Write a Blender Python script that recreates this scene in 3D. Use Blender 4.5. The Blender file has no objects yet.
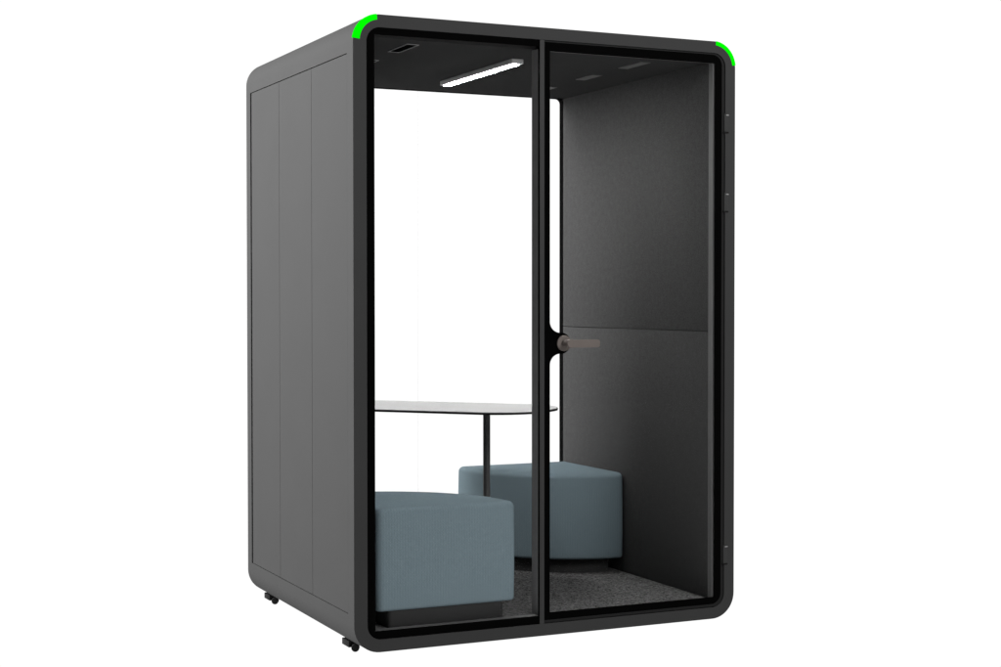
import bpy, bmesh, math
from mathutils import Vector, Matrix
S = bpy.context.scene
COL = S.collection
PI = math.pi

# ------------------------------------------------------------------ dimensions (metres)
HW = 0.7912          # half width of the booth
DEP = 1.3286         # depth, front face at y = 0
HT = 2.25            # height of the shell, underside at z = 0
RC = 0.0987          # radius of the four rounded edges
CX = 0.70            # half width of the cavity
CZ0, CZ1 = 0.072, 2.175
GZ = -0.037          # ground

# ------------------------------------------------------------------ materials
def nodes_of(name):
    m = bpy.data.materials.new(name); m.use_nodes = True
    nt = m.node_tree
    return m, nt, nt.nodes['Principled BSDF']

def N(nt, typ, **kw):
    n = nt.nodes.new(typ)
    for k, v in kw.items():
        if k in n.inputs: n.inputs[k].default_value = v
        else: setattr(n, k, v)
    return n

def ramp(nt, a, b, ca, cb):
    r = nt.nodes.new('ShaderNodeValToRGB')
    r.color_ramp.elements[0].position = a; r.color_ramp.elements[0].color = (*ca, 1)
    r.color_ramp.elements[1].position = b; r.color_ramp.elements[1].color = (*cb, 1)
    return r

def coat(name, col, rough=0.5, spec=0.3, metal=0.0, var=0.06, scale=9.0, grain=900.0, bump=0.05):
    """painted / powder coated surface: faint cloudy tone plus a fine grain"""
    m, nt, p = nodes_of(name)
    tc = N(nt, 'ShaderNodeTexCoord')
    n1 = N(nt, 'ShaderNodeTexNoise', Scale=scale, Detail=5.0, Roughness=0.6)
    nt.links.new(tc.outputs['Object'], n1.inputs['Vector'])
    r = ramp(nt, 0.3, 0.7, [c*(1-var) for c in col], [c*(1+var) for c in col])
    nt.links.new(n1.outputs['Fac'], r.inputs['Fac'])
    nt.links.new(r.outputs['Color'], p.inputs['Base Color'])
    n2 = N(nt, 'ShaderNodeTexNoise', Scale=grain, Detail=2.0)
    nt.links.new(tc.outputs['Object'], n2.inputs['Vector'])
    b = N(nt, 'ShaderNodeBump', Strength=bump, Distance=0.0006)
    nt.links.new(n2.outputs['Fac'], b.inputs['Height'])
    nt.links.new(b.outputs['Normal'], p.inputs['Normal'])
    mr = N(nt, 'ShaderNodeMapRange'); mr.inputs['To Min'].default_value = rough-0.05; mr.inputs['To Max'].default_value = rough+0.05
    nt.links.new(n1.outputs['Fac'], mr.inputs['Value'])
    nt.links.new(mr.outputs['Result'], p.inputs['Roughness'])
    p.inputs['Specular IOR Level'].default_value = spec
    p.inputs['Metallic'].default_value = metal
    return m

def felt(name, lo, hi, scale=170.0):
    m, nt, p = nodes_of(name)
    tc = N(nt, 'ShaderNodeTexCoord')
    n1 = N(nt, 'ShaderNodeTexNoise', Scale=scale, Detail=4.0, Roughness=0.7)
    n0 = N(nt, 'ShaderNodeTexNoise', Scale=40.0, Detail=4.0, Roughness=0.65)
    for n in (n1, n0): nt.links.new(tc.outputs['Object'], n.inputs['Vector'])
    mx = N(nt, 'ShaderNodeMath', operation='MULTIPLY_ADD'); mx.inputs[1].default_value = 0.72
    m2 = N(nt, 'ShaderNodeMath', operation='MULTIPLY'); m2.inputs[1].default_value = 0.28
    nt.links.new(n0.outputs['Fac'], m2.inputs[0])
    nt.links.new(n1.outputs['Fac'], mx.inputs[0]); nt.links.new(m2.outputs[0], mx.inputs[2])
    r = ramp(nt, 0.36, 0.64, lo, hi)
    nt.links.new(mx.outputs[0], r.inputs['Fac']); nt.links.new(r.outputs['Color'], p.inputs['Base Color'])
    b = N(nt, 'ShaderNodeBump', Strength=0.12, Distance=0.001)
    nt.links.new(n1.outputs['Fac'], b.inputs['Height']); nt.links.new(b.outputs['Normal'], p.inputs['Normal'])
    p.inputs['Roughness'].default_value = 0.95; p.inputs['Specular IOR Level'].default_value = 0.0
    return m

def carpet_mat():
    m, nt, p = nodes_of('carpet_loops')
    tc = N(nt, 'ShaderNodeTexCoord')
    v = N(nt, 'ShaderNodeTexVoronoi', Scale=150.0)
    n1 = N(nt, 'ShaderNodeTexNoise', Scale=130.0, Detail=5.0, Roughness=0.75)
    for n in (v, n1): nt.links.new(tc.outputs['Object'], n.inputs['Vector'])
    sep = N(nt, 'ShaderNodeSeparateColor'); nt.links.new(v.outputs['Color'], sep.inputs['Color'])
    a = N(nt, 'ShaderNodeMath', operation='MULTIPLY_ADD'); a.inputs[1].default_value = 0.45
    k = N(nt, 'ShaderNodeMath', operation='MULTIPLY'); k.inputs[1].default_value = 0.6
    nt.links.new(n1.outputs['Fac'], k.inputs[0])
    nt.links.new(sep.outputs['Red'], a.inputs[0]); nt.links.new(k.outputs[0], a.inputs[2])
    r = ramp(nt, 0.3, 0.78, (0.018, 0.018, 0.018), (0.135, 0.134, 0.133))
    nt.links.new(a.outputs[0], r.inputs['Fac']); nt.links.new(r.outputs['Color'], p.inputs['Base Color'])
    b = N(nt, 'ShaderNodeBump', Strength=0.8, Distance=0.004)
    nt.links.new(a.outputs[0], b.inputs['Height']); nt.links.new(b.outputs['Normal'], p.inputs['Normal'])
    p.inputs['Roughness'].default_value = 1.0; p.inputs['Specular IOR Level'].default_value = 0.05
    return m

def weave_mat(name, col):
    """blue grey upholstery: fine crossed threads and a faint tonal unevenness"""
    m, nt, p = nodes_of(name)
    tc = N(nt, 'ShaderNodeTexCoord')
    sx = N(nt, 'ShaderNodeSeparateXYZ'); nt.links.new(tc.outputs['UV'], sx.inputs[0])
    def wave(sock, f):
        q = N(nt, 'ShaderNodeMath', operation='MULTIPLY'); q.inputs[1].default_value = f
        nt.links.new(sock, q.inputs[0])
        s = N(nt, 'ShaderNodeMath', operation='SINE'); nt.links.new(q.outputs[0], s.inputs[0]); return s
    w1 = wave(sx.outputs['X'], 2*PI/0.0105); w2 = wave(sx.outputs['Y'], 2*PI/0.0105)
    m0 = N(nt, 'ShaderNodeMath', operation='MULTIPLY'); nt.links.new(w1.outputs[0], m0.inputs[0]); nt.links.new(w2.outputs[0], m0.inputs[1])
    mu = N(nt, 'ShaderNodeMath', operation='MULTIPLY_ADD'); mu.inputs[1].default_value = 0.8   # ribs along the height plus the crossing threads
    nt.links.new(w1.outputs[0], mu.inputs[0]); nt.links.new(m0.outputs[0], mu.inputs[2])
    n1 = N(nt, 'ShaderNodeTexNoise', Scale=170.0, Detail=4.0, Roughness=0.7)
    n0 = N(nt, 'ShaderNodeTexNoise', Scale=14.0, Detail=4.0, Roughness=0.6)
    for n in (n1, n0): nt.links.new(tc.outputs['Object'], n.inputs['Vector'])
    a = N(nt, 'ShaderNodeMath', operation='MULTIPLY_ADD'); a.inputs[1].default_value = 0.12
    nt.links.new(mu.outputs[0], a.inputs[0]); nt.links.new(n1.outputs['Fac'], a.inputs[2])
    a2 = N(nt, 'ShaderNodeMath', operation='MULTIPLY_ADD'); a2.inputs[1].default_value = 0.16
    nt.links.new(n0.outputs['Fac'], a2.inputs[0]); nt.links.new(a.outputs[0], a2.inputs[2])
    r = ramp(nt, 0.25, 0.95, [c*0.82 for c in col], [c*1.18 for c in col])
    nt.links.new(a2.outputs[0], r.inputs['Fac']); nt.links.new(r.outputs['Color'], p.inputs['Base Color'])
    b = N(nt, 'ShaderNodeBump', Strength=0.25, Distance=0.001)
    nt.links.new(a.outputs[0], b.inputs['Height']); nt.links.new(b.outputs['Normal'], p.inputs['Normal'])
    p.inputs['Roughness'].default_value = 0.9; p.inputs['Specular IOR Level'].default_value = 0.02
    return m

def glass_mat(name, tint=(1, 1, 1), refl=0.02):
    m = bpy.data.materials.new(name); m.use_nodes = True
    nt = m.node_tree; nt.nodes.clear()
    o = N(nt, 'ShaderNodeOutputMaterial')
    t = N(nt, 'ShaderNodeBsdfTransparent'); t.inputs['Color'].default_value = (*tint, 1)
    g = N(nt, 'ShaderNodeBsdfGlossy', Roughness=0.02)
    f = N(nt, 'ShaderNodeFresnel', IOR=1.45)
    k = N(nt, 'ShaderNodeMath', operation='MULTIPLY'); k.inputs[1].default_value = refl
    mx = N(nt, 'ShaderNodeMixShader')
    nt.links.new(f.outputs[0], k.inputs[0]); nt.links.new(k.outputs[0], mx.inputs[0])
    nt.links.new(t.outputs[0], mx.inputs[1]); nt.links.new(g.outputs[0], mx.inputs[2])
    nt.links.new(mx.outputs[0], o.inputs[0])
    return m

def emit_mat(name, col, s):
    m = bpy.data.materials.new(name); m.use_nodes = True
    nt = m.node_tree; nt.nodes.clear()
    o = N(nt, 'ShaderNodeOutputMaterial'); e = N(nt, 'ShaderNodeEmission', Strength=s)
    e.inputs['Color'].default_value = (*col, 1)
    nt.links.new(e.outputs[0], o.inputs[0]); return m

M = dict(
    shell=coat('charcoal_powder_coat', (0.030, 0.030, 0.030), rough=0.6, spec=0.03, var=0.03, scale=5),
    frame=coat('charcoal_frame_coat', (0.030, 0.030, 0.030), rough=0.6, spec=0.05, var=0.04, scale=7),
    jamb=coat('grey_anodised_lining', (0.09, 0.09, 0.09), rough=0.5, spec=0.1),
    mull=coat('grey_mullion_metal', (0.16, 0.16, 0.16), rough=0.6, spec=0.0),
    edge=coat('dark_door_edge', (0.010, 0.010, 0.010), rough=0.6, spec=0.05),
    black=coat('black_printed_border', (0.0015, 0.0015, 0.0015), rough=0.7, spec=0.0, bump=0.0),
    gasket=coat('black_rubber', (0.003, 0.003, 0.003), rough=0.9, spec=0.0),
    plastic=coat('black_plastic', (0.006, 0.006, 0.006), rough=0.6, spec=0.06),
    felt=felt('charcoal_felt', (0.032, 0.032, 0.032), (0.058, 0.058, 0.058)),
    ceil=felt('charcoal_ceiling_felt', (0.034, 0.034, 0.034), (0.040, 0.040, 0.040)),
    carpet=carpet_mat(),
    fabric=weave_mat('blue_grey_upholstery', (0.112, 0.147, 0.164)),
    plinth=coat('black_plinth', (0.016, 0.016, 0.016), rough=0.6, spec=0.15),
    glass=glass_mat('clear_glass'),
    seam=glass_mat('glass_joint', (0.972, 0.972, 0.972), 0.02),
    silver=coat('brushed_aluminium', (0.45, 0.45, 0.45), rough=0.5, spec=0.3, metal=0.0),
    plate=coat('grey_vent_plate', (0.075, 0.075, 0.073), rough=0.6, spec=0.2),
    rim=coat('grey_vent_rim', (0.22, 0.22, 0.22), rough=0.6, spec=0.1),
    bronze=coat('brown_bronze_handle', (0.104, 0.088, 0.080), rough=0.55, spec=0.2, metal=0.2),
    laminate=coat('pale_grey_laminate', (0.31, 0.31, 0.308), rough=0.3, spec=0.4, var=0.05, scale=60),
    post=coat('dark_table_post', (0.035, 0.035, 0.035), rough=0.45, spec=0.3),
    lamp=emit_mat('lamp_diffuser', (1, 0.995, 0.985), 315.0),
    green=emit_mat('green_indicator', (0.0, 1.0, 0.0), 1.0),
    floor=emit_mat('glowing_white_floor', (1, 1, 1), 1.02),  # glow added to a plain floor to keep it white and shadowless
)

# ------------------------------------------------------------------ mesh helpers
def new(): return bmesh.new()

def outline(x0, x1, z0, z1, r, n=10):
    """closed outline, radii (bl, br, tr, tl); always 4*(n+1) points"""
    if not isinstance(r, (tuple, list)): r = (r,)*4
    c = [(x0+r[0], z0+r[0], r[0], PI), (x1-r[1], z0+r[1], r[1], 1.5*PI), (x1-r[2], z1-r[2], r[2], 0), (x0+r[3], z1-r[3], r[3], .5*PI)]
    out = []
    for cx, cz, rr, a in c:
        for i in range(n+1):
            t = a+.5*PI*i/n
            out.append((cx+rr*math.cos(t), cz+rr*math.sin(t)))
    return out

def ring(bm, outer, inner, y0, y1):
    """frame between two outlines of equal length, from y0 (front) to y1"""
    n = len(outer)
    of = [bm.verts.new((x, y0, z)) for x, z in outer]; ob = [bm.verts.new((x, y1, z)) for x, z in outer]
    jf = [bm.verts.new((x, y0, z)) for x, z in inner]; jb = [bm.verts.new((x, y1, z)) for x, z in inner]
    for i in range(n):
        j = (i+1) % n
        for q in ((of[i], of[j], jf[j], jf[i]), (ob[j], ob[i], jb[i], jb[j]), (of[j], of[i], ob[i], ob[j]), (jf[i], jf[j], jb[j], jb[i])):
            bm.faces.new(q)

def prism_y(bm, pts, y0, y1):
    a = [bm.verts.new((x, y0, z)) for x, z in pts]; b = [bm.verts.new((x, y1, z)) for x, z in pts]
    n = len(pts)
    bm.faces.new(a); bm.faces.new(b[::-1])
    for i in range(n):
        j = (i+1) % n; bm.faces.new((a[j], a[i], b[i], b[j]))

def prism_z(bm, pts, z0, z1):
    a = [bm.verts.new((x, y, z0)) for x, y in pts]; b = [bm.verts.new((x, y, z1)) for x, y in pts]
    n = len(pts)
    bm.faces.new(a[::-1]); bm.faces.new(b)
    for i in range(n):
        j = (i+1) % n; bm.faces.new((a[i], a[j], b[j], b[i]))
    return a, b

def box(bm, x0, x1, y0, y1, z0, z1, bev=0.0, seg=2):
    t = bmesh.new()
    bmesh.ops.create_cube(t, size=1.0, matrix=Matrix.Translation(((x0+x1)/2, (y0+y1)/2, (z0+z1)/2)) @ Matrix.Diagonal((x1-x0, y1-y0, z1-z0, 1)))
    if bev: bmesh.ops.bevel(t, geom=t.edges[:], offset=bev, segments=seg, profile=0.5, affect='EDGES')
    merge(bm, t)

def cyl(bm, p0, p1, r0, r1=None, seg=32, bev=0.0):
    r1 = r0 if r1 is None else r1
    p0, p1 = Vector(p0), Vector(p1); d = p1-p0
    t = bmesh.new()
    bmesh.ops.create_cone(t, cap_ends=True, segments=seg, radius1=r0, radius2=r1, depth=d.length,
                          matrix=Matrix.Translation((p0+p1)/2) @ d.to_track_quat('Z', 'Y').to_matrix().to_4x4())
    if bev:
        e = [e for e in t.edges if any(len(f.verts) > 4 for f in e.link_faces)]
        bmesh.ops.bevel(t, geom=e, offset=bev, segments=3, profile=0.5, affect='EDGES')
    merge(bm, t)

def merge(bm, t):
    me = bpy.data.meshes.new('tmp'); t.to_mesh(me); t.free(); bm.from_mesh(me); bpy.data.meshes.remove(me)

def obj(name, bm, mat, parent=None, org=(0, 0, 0), bev=0.0, kind=None):
    """link a bmesh (world coordinates) as ONE mesh object, its data relative to org"""
    bmesh.ops.remove_doubles(bm, verts=bm.verts[:], dist=1e-6)
    bmesh.ops.recalc_face_normals(bm, faces=bm.faces[:])
    if bev:
        es = [e for e in bm.edges if len(e.link_faces) == 2 and e.calc_face_angle(0) > 0.9 and max(v.co.y for v in e.verts) < FY-0.01]
        bmesh.ops.bevel(bm, geom=es, offset=bev, segments=2, profile=0.5, affect='EDGES')
    for f in bm.faces: f.smooth = True
    for e in bm.edges:
        if len(e.link_faces) != 2 or e.calc_face_angle(0) > 0.55: e.smooth = False
    bmesh.ops.translate(bm, verts=bm.verts[:], vec=-Vector(org))
    me = bpy.data.meshes.new(name); bm.to_mesh(me); bm.free()
    me.materials.append(mat)
    o = bpy.data.objects.new(name, me); COL.objects.link(o)
    if bev:
        wn = o.modifiers.new('weighted_normals', 'WEIGHTED_NORMAL'); wn.keep_sharp = True; wn.weight = 100
    if parent: o.parent = parent
    if kind: o['kind'] = kind
    return o

def thing(name, label, cat, loc, group=None):
    o = bpy.data.objects.new(name, None); COL.objects.link(o)
    o.location = loc; o['label'] = label; o['category'] = cat
    o.empty_display_size = 0.1
    if group: o['group'] = group
    return o

def copy_tree(o, parent=None):
    c = o.copy(); COL.objects.link(c)
    if parent: c.parent = parent
    for ch in list(o.children): copy_tree(ch, c)
    return c

# ------------------------------------------------------------------ ground
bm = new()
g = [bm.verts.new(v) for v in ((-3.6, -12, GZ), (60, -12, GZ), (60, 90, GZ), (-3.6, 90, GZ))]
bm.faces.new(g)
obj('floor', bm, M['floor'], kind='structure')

# ------------------------------------------------------------------ the booth
ORG = (0.0, DEP/2, GZ)
B = thing('office_booth', 'charcoal acoustic office booth with glass front, glass door and rounded corners', 'office booth', ORG)
def part(name, bm, mat, parent=None, **kw):
    p = parent or B
    return obj(name, bm, mat, p, ORG, **kw)

FY = 0.062                       # depth of the front frame
OUT = outline(-HW, HW, 0, HT, RC, 12)
INN = outline(-0.7405, 0.7455, 0.045, 2.205, 0.052, 12)
bm = new(); ring(bm, OUT, INN, 0.0, FY)
part('front_frame', bm, M['shell'], bev=0.0014)

# outer shell with a recess in each side that takes the three side panels
PZ0, PZ1, PY1 = 0.1333, 2.1166, 1.2700
bm = new()
prof = []
o12 = outline(-HW, HW, 0, HT, RC, 12)
for i, (x, z) in enumerate(o12):
    prof.append((x, z))
    if i == 25: prof += [(HW, PZ0), (HW, PZ1)]          # right side, going up
    if i == 51: prof += [(-HW, PZ1), (-HW, PZ0)]        # left side, going down
ys = [FY, PY1, DEP]
rows = [[bm.verts.new((x, y, z)) for x, z in prof] for y in ys]
n = len(prof)
def is_panel(i):
    a, b = prof[i], prof[(i+1) % n]
    return abs(a[0]-b[0]) < 1e-9 and {round(a[1], 4), round(b[1], 4)} == {PZ0, PZ1}
for k in range(2):
    for i in range(n):
        j = (i+1) % n
        if k == 0 and is_panel(i):
            s = math.copysign(1, prof[i][0]); xi = s*(HW-0.014)
            a, b, c, d = rows[0][i], rows[0][j], rows[1][j], rows[1][i]
            q = [bm.verts.new((xi, v.co.y, v.co.z)) for v in (a, b, c, d)]
            bm.faces.new(q)
            for u, w in ((0, 1), (1, 2), (2, 3), (3, 0)):
                bm.faces.new(((a, b, c, d)[u], (a, b, c, d)[w], q[w], q[u]))
        else:
            bm.faces.new((rows[k][i], rows[k][j], rows[k+1][j], rows[k+1][i]))
# thickness: inner tube
inn = [(max(-0.747, min(0.747, x)), max(0.043, min(2.207, z))) for x, z in prof]
r0 = [bm.verts.new((x, FY, z)) for x, z in inn]; r1 = [bm.verts.new((x, DEP, z)) for x, z in inn]
for i in range(n):
    j = (i+1) % n
    for q in ((r0[i], r0[j], r1[j], r1[i]), (rows[0][i], rows[0][j], r0[j], r0[i]), (rows[2][i], rows[2][j], r1[j], r1[i])):
        if len({tuple(round(c, 5) for c in v.co) for v in q}) == 4: bm.faces.new(q)
part('outer_shell', bm, M['shell'])

# side panels, three a side, narrow shadow gaps between them
for s in (-1, 1):
    edges = [(FY+0.0004, 0.4572), (0.4597, 0.8637), (0.8662, PY1-0.019)]
    for y0, y1 in edges:
        bm = new()
        xa, xb = sorted((s*(HW-0.0135), s*HW))
        box(bm, xa, xb, y0, y1, PZ0+0.0035, PZ1-0.0035)
        part('side_panel', bm, M['shell'])

# cavity linings
bm = new(); box(bm, -0.744, 0.744, 0.046, 1.286, 0.046, CZ0); part('carpet_floor', bm, M['carpet'])
bm = new(); box(bm, -0.744, 0.744, 0.046, 1.286, CZ1, 2.204); part('ceiling_panel', bm, M['ceil'])
for s in (-1, 1):
    for z0, z1 in ((CZ0+0.001, 1.1222), (1.1245, CZ1-0.001)):
        bm = new(); xa, xb = sorted((s*CX, s*0.744)); box(bm, xa, xb, 0.0465, 1.2860, z0, z1, bev=0.001)
        part('wall_panel', bm, M['felt'])
# grey lining of the front opening
bm = new()
for q in ((0.6985, 0.744, 0.0465, 2.2035), (-0.739, 0.6984, 0.0465, 0.0745), (-0.0435, 0.6984, 2.1708, 2.2035), (-0.739, -0.715, 0.0746, 2.2035)):
    box(bm, q[0], q[1], 0.017, 0.0455, q[2], q[3])
part('opening_lining', bm, M['jamb'])
# rear gasket and glazing
bm = new(); ring(bm, outline(-0.744, 0.744, 0.0465, 2.2035, 0.03, 12), outline(-0.6995, 0.6995, 0.0725, 2.1745, 0.024, 12), 1.2865, 1.322)
part('rear_gasket', bm, M['gasket'])
SX = -0.0165
for x0, x1 in ((-0.7, SX-0.002), (SX+0.002, 0.7)):
    bm = new(); box(bm, x0, x1, 1.303, 1.311, 0.073, 2.174); part('rear_pane', bm, M['glass'])
bm = new(); box(bm, SX-0.0019, SX+0.0019, 1.304, 1.310, 0.074, 2.173); part('rear_pane_joint', bm, M['seam'])

# mullion between fixed pane and door
bm = new(); box(bm, -0.062, -0.0435, 0.0005, 0.0035, 0.0452, 2.2048, bev=0.0008); mu = part('mullion', bm, M['frame'])
bm = new(); box(bm, -0.0615, -0.044, 0.0036, 0.0165, 0.0455, 2.2045); part('mullion_gasket', bm, M['black'], mu)
bm = new(); box(bm, -0.062, -0.0435, 0.0460, 0.068, 0.0725, 2.1745); box(bm, -0.0619, -0.0436, 0.0166, 0.0465, 0.075, 2.173); part('mullion_post', bm, M['mull'], mu)

# fixed front pane with black printed border
bm = new(); box(bm, -0.735, -0.063, 0.009, 0.0155, 0.055, 2.197); fp = part('front_pane', bm, M['glass'])
bm = new(); ring(bm, outline(-0.7402, -0.0622, 0.0453, 2.2047, (0.0515, 0.001, 0.001, 0.0515), 12),
                 outline(-0.7095, -0.0632, 0.0745, 2.180, 0.0008, 12), 0.005, 0.0088)
part('pane_border', bm, M['black'], fp)

# door
bm = new(); ring(bm, outline(-0.0425, 0.7425, 0.0475, 2.2028, (0.001, 0.050, 0.050, 0.001), 12),
                 outline(-0.0415, 0.7315, 0.0572, 2.1985, (0.001, 0.042, 0.042, 0.001), 12), 0.003, 0.016)
door = part('door', bm, M['edge'])
bm = new(); box(bm, -0.038, 0.728, 0.009, 0.0155, 0.062, 2.192); part('door_pane', bm, M['glass'], door)
bm = new(); ring(bm, outline(-0.0413, 0.7313, 0.0574, 2.1983, (0.001, 0.0418, 0.0418, 0.001), 12),
                 outline(-0.018, 0.7035, 0.0842, 2.1655, 0.0008, 12), 0.005, 0.0088)
part('door_border', bm, M['black'], door)
# lock plate: black bulge with filleted shoulders growing out of the border
hx, hz, hr, fr, ex = 0.029, 1.086, 0.0395, 0.042, -0.0181
cxf = ex+fr; dz = math.sqrt((hr+fr)**2-(cxf-hx)**2)
a_end = math.atan2(-dz, hx-cxf)       # direction from upper fillet centre to the hub
pts = []
for i in range(13):
    t = PI+(a_end+2*PI-PI)*i/12
    pts.append((cxf+fr*math.cos(t), hz+dz+fr*math.sin(t)))
a0 = math.atan2(dz, cxf-hx)
for i in range(1, 24):
    t = a0-2*a0*i/24; pts.append((hx+hr*math.cos(t), hz+hr*math.sin(t)))
for i in range(13):
    t = PI+(a_end+2*PI-PI)*(12-i)/12
    pts.append((cxf+fr*math.cos(t), hz-dz-fr*math.sin(t)))
bm = new(); prism_y(bm, pts, 0.0048, 0.0086); part('lock_plate', bm, M['black'], door)
# handle
bm = new()
cyl(bm, (0.0385, 0.0046, hz), (0.0385, -0.004, hz), 0.0295, seg=48, bev=0.002)
part('handle_rosette', bm, M['bronze'], door)
bm = new()
cyl(bm, (0.0385, -0.004, hz), (0.0385, -0.050, hz), 0.0125, seg=32)
cyl(bm, (0.0385, -0.036, hz), (0.0385, -0.060, hz), 0.0165, seg=40, bev=0.002)
lo = outline(0.026, 0.159, hz-0.0152, hz+0.0142, (0.0143, 0.010, 0.010, 0.0143), 8)
prism_y(bm, lo, -0.0595, -0.0475)
part('door_handle', bm, M['bronze'], door, bev=0.0015)
# hinges
for zt in (1.968, 1.660, 0.281):
    bm = new(); box(bm, 0.7405, 0.7600, -0.0024, 0.012, zt-0.066, zt+0.004, bev=0.001)
    h = part('hinge', bm, M['frame'], door)
    bm = new(); box(bm, 0.7475, 0.7600, -0.0034, -0.0020, zt-0.0032, zt+0.0006, bev=0.0005); part('hinge_pin', bm, M['rim'], h)
    bm = new(); box(bm, 0.7365, 0.7600, -0.0026, 0.010, zt-0.0715, zt-0.0662); part('hinge_gap_strip', bm, M['plastic'], h)  # black strip standing in for the dark gap below the leaf

# green indicator arcs on the two upper front corners
for s, w0, w1 in ((-1, 0.0245, 0.0185), (1, 0.0135, 0.0145)):
    bm = new(); nseg = 20; ro = RC+0.0012
    cx, cz = s*(HW-RC), HT-RC
    loops = []
    for i in range(nseg+1):
        t = math.radians(6.5+77.5*i/nseg); w = w0+(w1-w0)*i/nseg
        c_, s_ = s*math.cos(t), math.sin(t)
        pr = [(ro, 0.010), (ro, -0.0014), (ro-0.0012-w, -0.0014), (ro-0.0012-w, 0.0003), (RC+0.0001, 0.0003), (RC+0.0001, 0.010)]
        loops.append([bm.verts.new((cx+r*c_, y, cz+r*s_)) for r, y in pr])
    for a, b in zip(loops, loops[1:]):
        for i in range(6):
            j = (i+1) % 6; bm.faces.new((a[i], a[j], b[j], b[i]))
    bm.faces.new(loops[0]); bm.faces.new(loops[-1][::-1])
    part('corner_light', bm, M['green'])

# ceiling light
bm = new(); box(bm, -0.046, 0.005, 0.276, 0.981, 2.156, CZ1-0.0005, bev=0.0015); cl = part('ceiling_light', bm, M['silver'])
bm = new(); box(bm, -0.0350, -0.0060, 0.290, 0.967, 2.1540, 2.1558); part('diffuser', bm, M['lamp'], cl)

# ceiling vents
def vent(x0, x1, y0, y1, plate):
    bm = new()
    t = 0.0028
    for q in ((x0, x1, y0, y0+t), (x0, x1, y1-t, y1), (x0, x0+t, y0+t, y1-t), (x1-t, x1, y0+t, y1-t)):
        box(bm, *q, CZ1-0.003, CZ1-0.0002)
    if plate:
        box(bm, x0+t, x1-t, y0+t, y1-t, CZ1-0.0022, CZ1-0.0003)
        return part('ceiling_vent', bm, M['plate'])
    v = part('ceiling_vent', bm, M['rim'])
    bm = new(); box(bm, x0+0.010, x1-0.010, y0+0.010, y1-0.012, CZ1-0.0026, CZ1-0.0003); part('vent_slot', bm, M['black'], v)
vent(-0.540, -0.492, 0.120, 0.315, False)
vent(-0.540, -0.492, 0.530, 0.692, False)
for y0, y1 in ((0.140, 0.325), (0.530, 0.690), (0.940, 1.100)):
    vent(0.450, 0.492, y0, y1, True)

# castors
for x, y in ((-0.714, 0.228), (-0.712, 1.225), (0.62, 0.36), (0.62, 1.235)):
    bm = new(); box(bm, x-0.020, x+0.020, y-0.010, y+0.064, -0.023, 0.0005, bev=0.002); c = part('castor', bm, M['plastic'])
    bm = new(); cyl(bm, (x-0.002, y-0.030, GZ+0.0148), (x+0.008, y-0.008, GZ+0.0148), 0.0148, seg=28, bev=0.003)
    cyl(bm, (x, y+0.004, -0.012), (x+0.003, y-0.012, -0.022), 0.009, seg=12)
    part('castor_wheel', bm, M['plastic'], c)

# ------------------------------------------------------------------ ottomans: quarter round stools
def sector(R, r, off=0.0, oy=0.0, n=40):
    """quarter disc with its corner at (0,0); small fillets r; inset by off"""
    R2 = R-off; o = off; o2 = oy or off
    pts = []
    for i in range(7):                       # corner fillet
        t = PI+.5*PI*i/6; pts.append((o+r+r*math.cos(t), o2+r+r*math.sin(t)))
    # fillet between the x side (y = o) and the arc
    yc = o2+r; xc = math.sqrt((R2-r)**2-yc**2); ta = math.atan2(yc, xc)
    yd = o+r; xd = math.sqrt((R2-r)**2-yd**2)
    for i in range(7):
        t = -.5*PI+(ta+.5*PI)*i/6; pts.append((xc+r*math.cos(t), yc+r*math.sin(t)))
    tb = .5*PI-math.atan2(yd, xd)
    for i in range(1, n): 
        t = ta+(tb-ta)*i/n; pts.append((R2*math.cos(t), R2*math.sin(t)))
    for i in range(7):
        t = tb+(PI-tb)*i/6; pts.append((yd+r*math.cos(t), xd+r*math.sin(t)))
    return pts
OR = 0.549
oz = CZ0
bpy_ot = thing('ottoman', 'pale blue grey ottoman nearer the viewer, right behind the fixed glass pane', 'ottoman', (-0.692, 0.034, oz), 'blue grey quarter round ottomans in the booth')
bm = new()
# cushion: stacked outlines give a soft shoulder, top slightly crowned
zb, zt, er = 0.1345-oz, 0.5035-oz, 0.023
levels = []
for i in range(6):
    t = .5*PI*i/5; levels.append((zb+0.012-0.012*math.cos(t), 0.012-0.012*math.sin(t)))
for k in range(1, 9): levels.append((zb+0.012+(zt-er-zb-0.012)*k/9, -0.0022*math.sin(PI*k/9)))
for i in range(9):
    t = .5*PI*i/8; levels.append((zt-er+er*math.sin(t), er-er*math.cos(t)))
loops = []
cen = Vector((0.225, 0.225))
for z, off in levels:
    base = sector(OR, 0.026)
    L = []
    m_ = len(base)
    for i, (x, y) in enumerate(base):
        a, b = Vector(base[i-1]), Vector(base[(i+1) % m_])
        d = (b-a); d = Vector((-d.y, d.x)).normalized()      # inward normal for a counter-clockwise outline
        L.append(bm.verts.new((x+d.x*off, y+d.y*off, z)))
    loops.append(L)
uvl = bm.loops.layers.uv.new('cloth')
arc = [0.0]
for i in range(len(loops[6])): arc.append(arc[-1]+(loops[6][(i+1) % len(loops[6])].co-loops[6][i].co).length)
run = [0.0]
for a, b in zip(loops, loops[1:]): run.append(run[-1]+(b[0].co-a[0].co).length)
for k, (a, b) in enumerate(zip(loops, loops[1:])):
    for i in range(len(a)):
        j = (i+1) % len(a); f = bm.faces.new((a[i], a[j], b[j], b[i]))
        for lp, uv in zip(f.loops, ((arc[i], run[k]), (arc[i+1], run[k]), (arc[i+1], run[k+1]), (arc[i], run[k+1]))): lp[uvl].uv = uv
bm.faces.new(loops[0][::-1])
prev = loops[-1]
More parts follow.
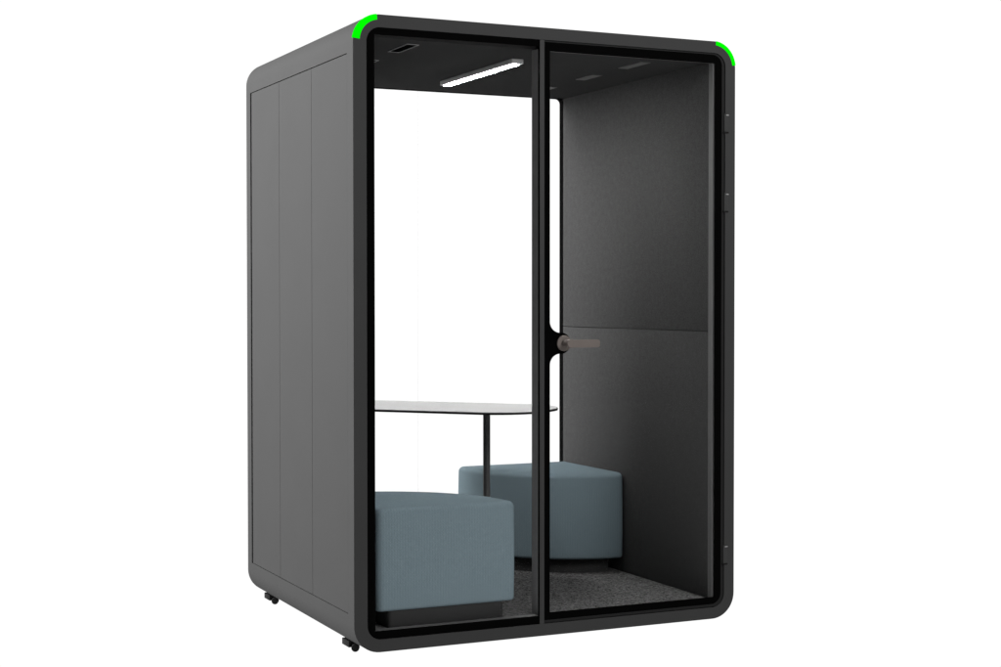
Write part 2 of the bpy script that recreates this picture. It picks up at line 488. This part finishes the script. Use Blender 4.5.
for f, dz in ((0.75, 0.0008), (0.45, 0.0018), (0.15, 0.0024)):
    L = [bm.verts.new((cen.x+(v.co.x-cen.x)*f, cen.y+(v.co.y-cen.y)*f, zt+dz)) for v in loops[-1]]
    for i in range(len(L)):
        j = (i+1) % len(L); f_ = bm.faces.new((prev[i], prev[j], L[j], L[i]))
        for lp in f_.loops: lp[uvl].uv = (lp.vert.co.x, lp.vert.co.y)
    prev = L
f_ = bm.faces.new(prev)
for lp in f_.loops: lp[uvl].uv = (lp.vert.co.x, lp.vert.co.y)
obj('cushion', bm, M['fabric'], bpy_ot)
bm = new(); prism_z(bm, [(x, y) for x, y in sector(OR, 0.016, 0.045, 0.010)], 0.0005, zb+0.001)
obj('plinth', bm, M['plinth'], bpy_ot)
o2 = copy_tree(bpy_ot)
o2.location = (0.697, 1.254, oz); o2.rotation_euler = (0, 0, PI)
o2['label'] = 'darker looking blue grey ottoman behind the table post, against the felt wall'

# ------------------------------------------------------------------ table: peninsula out of the rear corner on one post
T = thing('table', 'thin pale grey table with rounded end on one slim dark post', 'table', (-0.002, 0.604, CZ0))
TO = (-0.002, 0.604, CZ0)
dv, nv = Vector((0.673, -0.739)), Vector((0.739, 0.673))
def table_outline(ins):
    n0, n1, de, r = 0.165+ins, 0.685-ins, -0.178-ins, 0.215-ins
    pts = []
    for i in range(13):
        t = -.5*PI+.5*PI*i/12; pts.append(((de-r)+r*math.cos(t), n0+r+r*math.sin(t)))
    for i in range(13):
        t = .5*PI*i/12; pts.append(((de-r)+r*math.cos(t), n1-r+r*math.sin(t)))
    pts = [dv*a+nv*b for a, b in pts]
    xl, yl = -0.694+ins, 1.272-ins
    # straight far side until the rear glass, then the corner, then the near side from the wall
    p = pts[-1]; k = (yl-p.y)/dv.y; pts.append(p+dv*k)
    pts.append(Vector((xl, yl)))
    p = pts[0]; k = (xl-p.x)/dv.x; pts.append(p+dv*k)
    return [(v.x, v.y) for v in pts]
bm = new(); prism_z(bm, table_outline(0), 0.7985, 0.8065); top = obj('tabletop', bm, M['plastic'], T, TO)
bm = new(); prism_z(bm, table_outline(0.0012), 0.8066, 0.8085); obj('laminate', bm, M['laminate'], top, TO)
bm = new(); cyl(bm, (-0.002, 0.604, 0.080), (-0.002, 0.604, 0.800), 0.0145, seg=32)
post = obj('post', bm, M['post'], T, TO)
bm = new(); cyl(bm, (-0.002, 0.604, CZ0+0.0005), (-0.002, 0.604, 0.082), 0.045, seg=40, bev=0.002); obj('base_flange', bm, M['post'], post, TO)

# ------------------------------------------------------------------ light: bright white studio behind and around, darker behind the photographer
w = bpy.data.worlds.new('World'); S.world = w; w.use_nodes = True
nt = w.node_tree; bg = nt.nodes['Background']
tc = N(nt, 'ShaderNodeTexCoord'); sp = N(nt, 'ShaderNodeSeparateXYZ')
nt.links.new(tc.outputs['Generated'], sp.inputs[0])
my = N(nt, 'ShaderNodeMapRange', interpolation_type='SMOOTHSTEP')
my.inputs['From Min'].default_value = -0.55; my.inputs['From Max'].default_value = -0.08
my.inputs['To Min'].default_value = 0.14; my.inputs['To Max'].default_value = 1.04
nt.links.new(sp.outputs['Y'], my.inputs['Value'])
mz = N(nt, 'ShaderNodeMapRange', interpolation_type='SMOOTHSTEP')
mz.inputs['From Min'].default_value = 0.30; mz.inputs['From Max'].default_value = 0.75
mz.inputs['To Min'].default_value = 1.0; mz.inputs['To Max'].default_value = 0.15
nt.links.new(sp.outputs['Z'], mz.inputs['Value'])
mm = N(nt, 'ShaderNodeMath', operation='MULTIPLY')
nt.links.new(my.outputs['Result'], mm.inputs[0]); nt.links.new(mz.outputs['Result'], mm.inputs[1])
mx = N(nt, 'ShaderNodeMapRange', interpolation_type='SMOOTHSTEP')       # world dimmed at far left to lessen rear light on the felt wall
mx.inputs['From Min'].default_value = -0.95; mx.inputs['From Max'].default_value = -0.70
mx.inputs['To Min'].default_value = 0.15; mx.inputs['To Max'].default_value = 1.0
nt.links.new(sp.outputs['X'], mx.inputs['Value'])
m3 = N(nt, 'ShaderNodeMath', operation='MULTIPLY')
nt.links.new(mm.outputs[0], m3.inputs[0]); nt.links.new(mx.outputs['Result'], m3.inputs[1])
nt.links.new(m3.outputs[0], bg.inputs['Strength'])
bg.inputs['Color'].default_value = (1, 1, 1, 1)

def area(name, loc, target, size, size_y, power):
    l = bpy.data.lights.new(name, 'AREA'); l.shape = 'RECTANGLE'; l.size = size; l.size_y = size_y; l.energy = power
    o = bpy.data.objects.new(name, l); COL.objects.link(o); o.location = loc
    o.rotation_euler = (Vector(target)-Vector(loc)).to_track_quat('-Z', 'Y').to_euler()
    return o
area('softbox_key', (-4.7, 1.7, 3.2), (-0.8, 0.8, 1.3), 3.4, 2.8, 1150)
area('softbox_front', (1.05, -4.25, 4.1), (0.0, 0.0, 1.4), 2.4, 1.6, 275)

# ------------------------------------------------------------------ camera
cam = bpy.data.cameras.new('camera'); co = bpy.data.objects.new('camera', cam); COL.objects.link(co)
cam.sensor_width = 36.0; cam.lens = 1589.36*36.0/1001.0; cam.clip_end = 500; cam.clip_start = 0.05
yaw, pitch, roll = 0.43837, -0.02178, -0.00033
f = Vector((math.sin(yaw)*math.cos(pitch), math.cos(yaw)*math.cos(pitch), math.sin(pitch)))
r = Vector((math.cos(yaw), -math.sin(yaw), 0)); u = r.cross(f)
r2 = r*math.cos(roll)+u*math.sin(roll); u2 = -r*math.sin(roll)+u*math.cos(roll)
mw = Matrix((r2, u2, -f)).transposed().to_4x4(); mw.translation = (-2.6862, -5.2546, 1.2511)
co.matrix_world = mw
S.camera = co

S.view_settings.view_transform = 'Standard'; S.view_settings.look = 'None'
S.view_settings.exposure = 0; S.view_settings.gamma = 1; S.view_settings.use_curve_mapping = False
S.render.engine = 'CYCLES'
S.cycles.max_bounces = 10; S.cycles.transparent_max_bounces = 16; S.cycles.diffuse_bounces = 5
S.render.resolution_x = 1024; S.render.resolution_y = 682
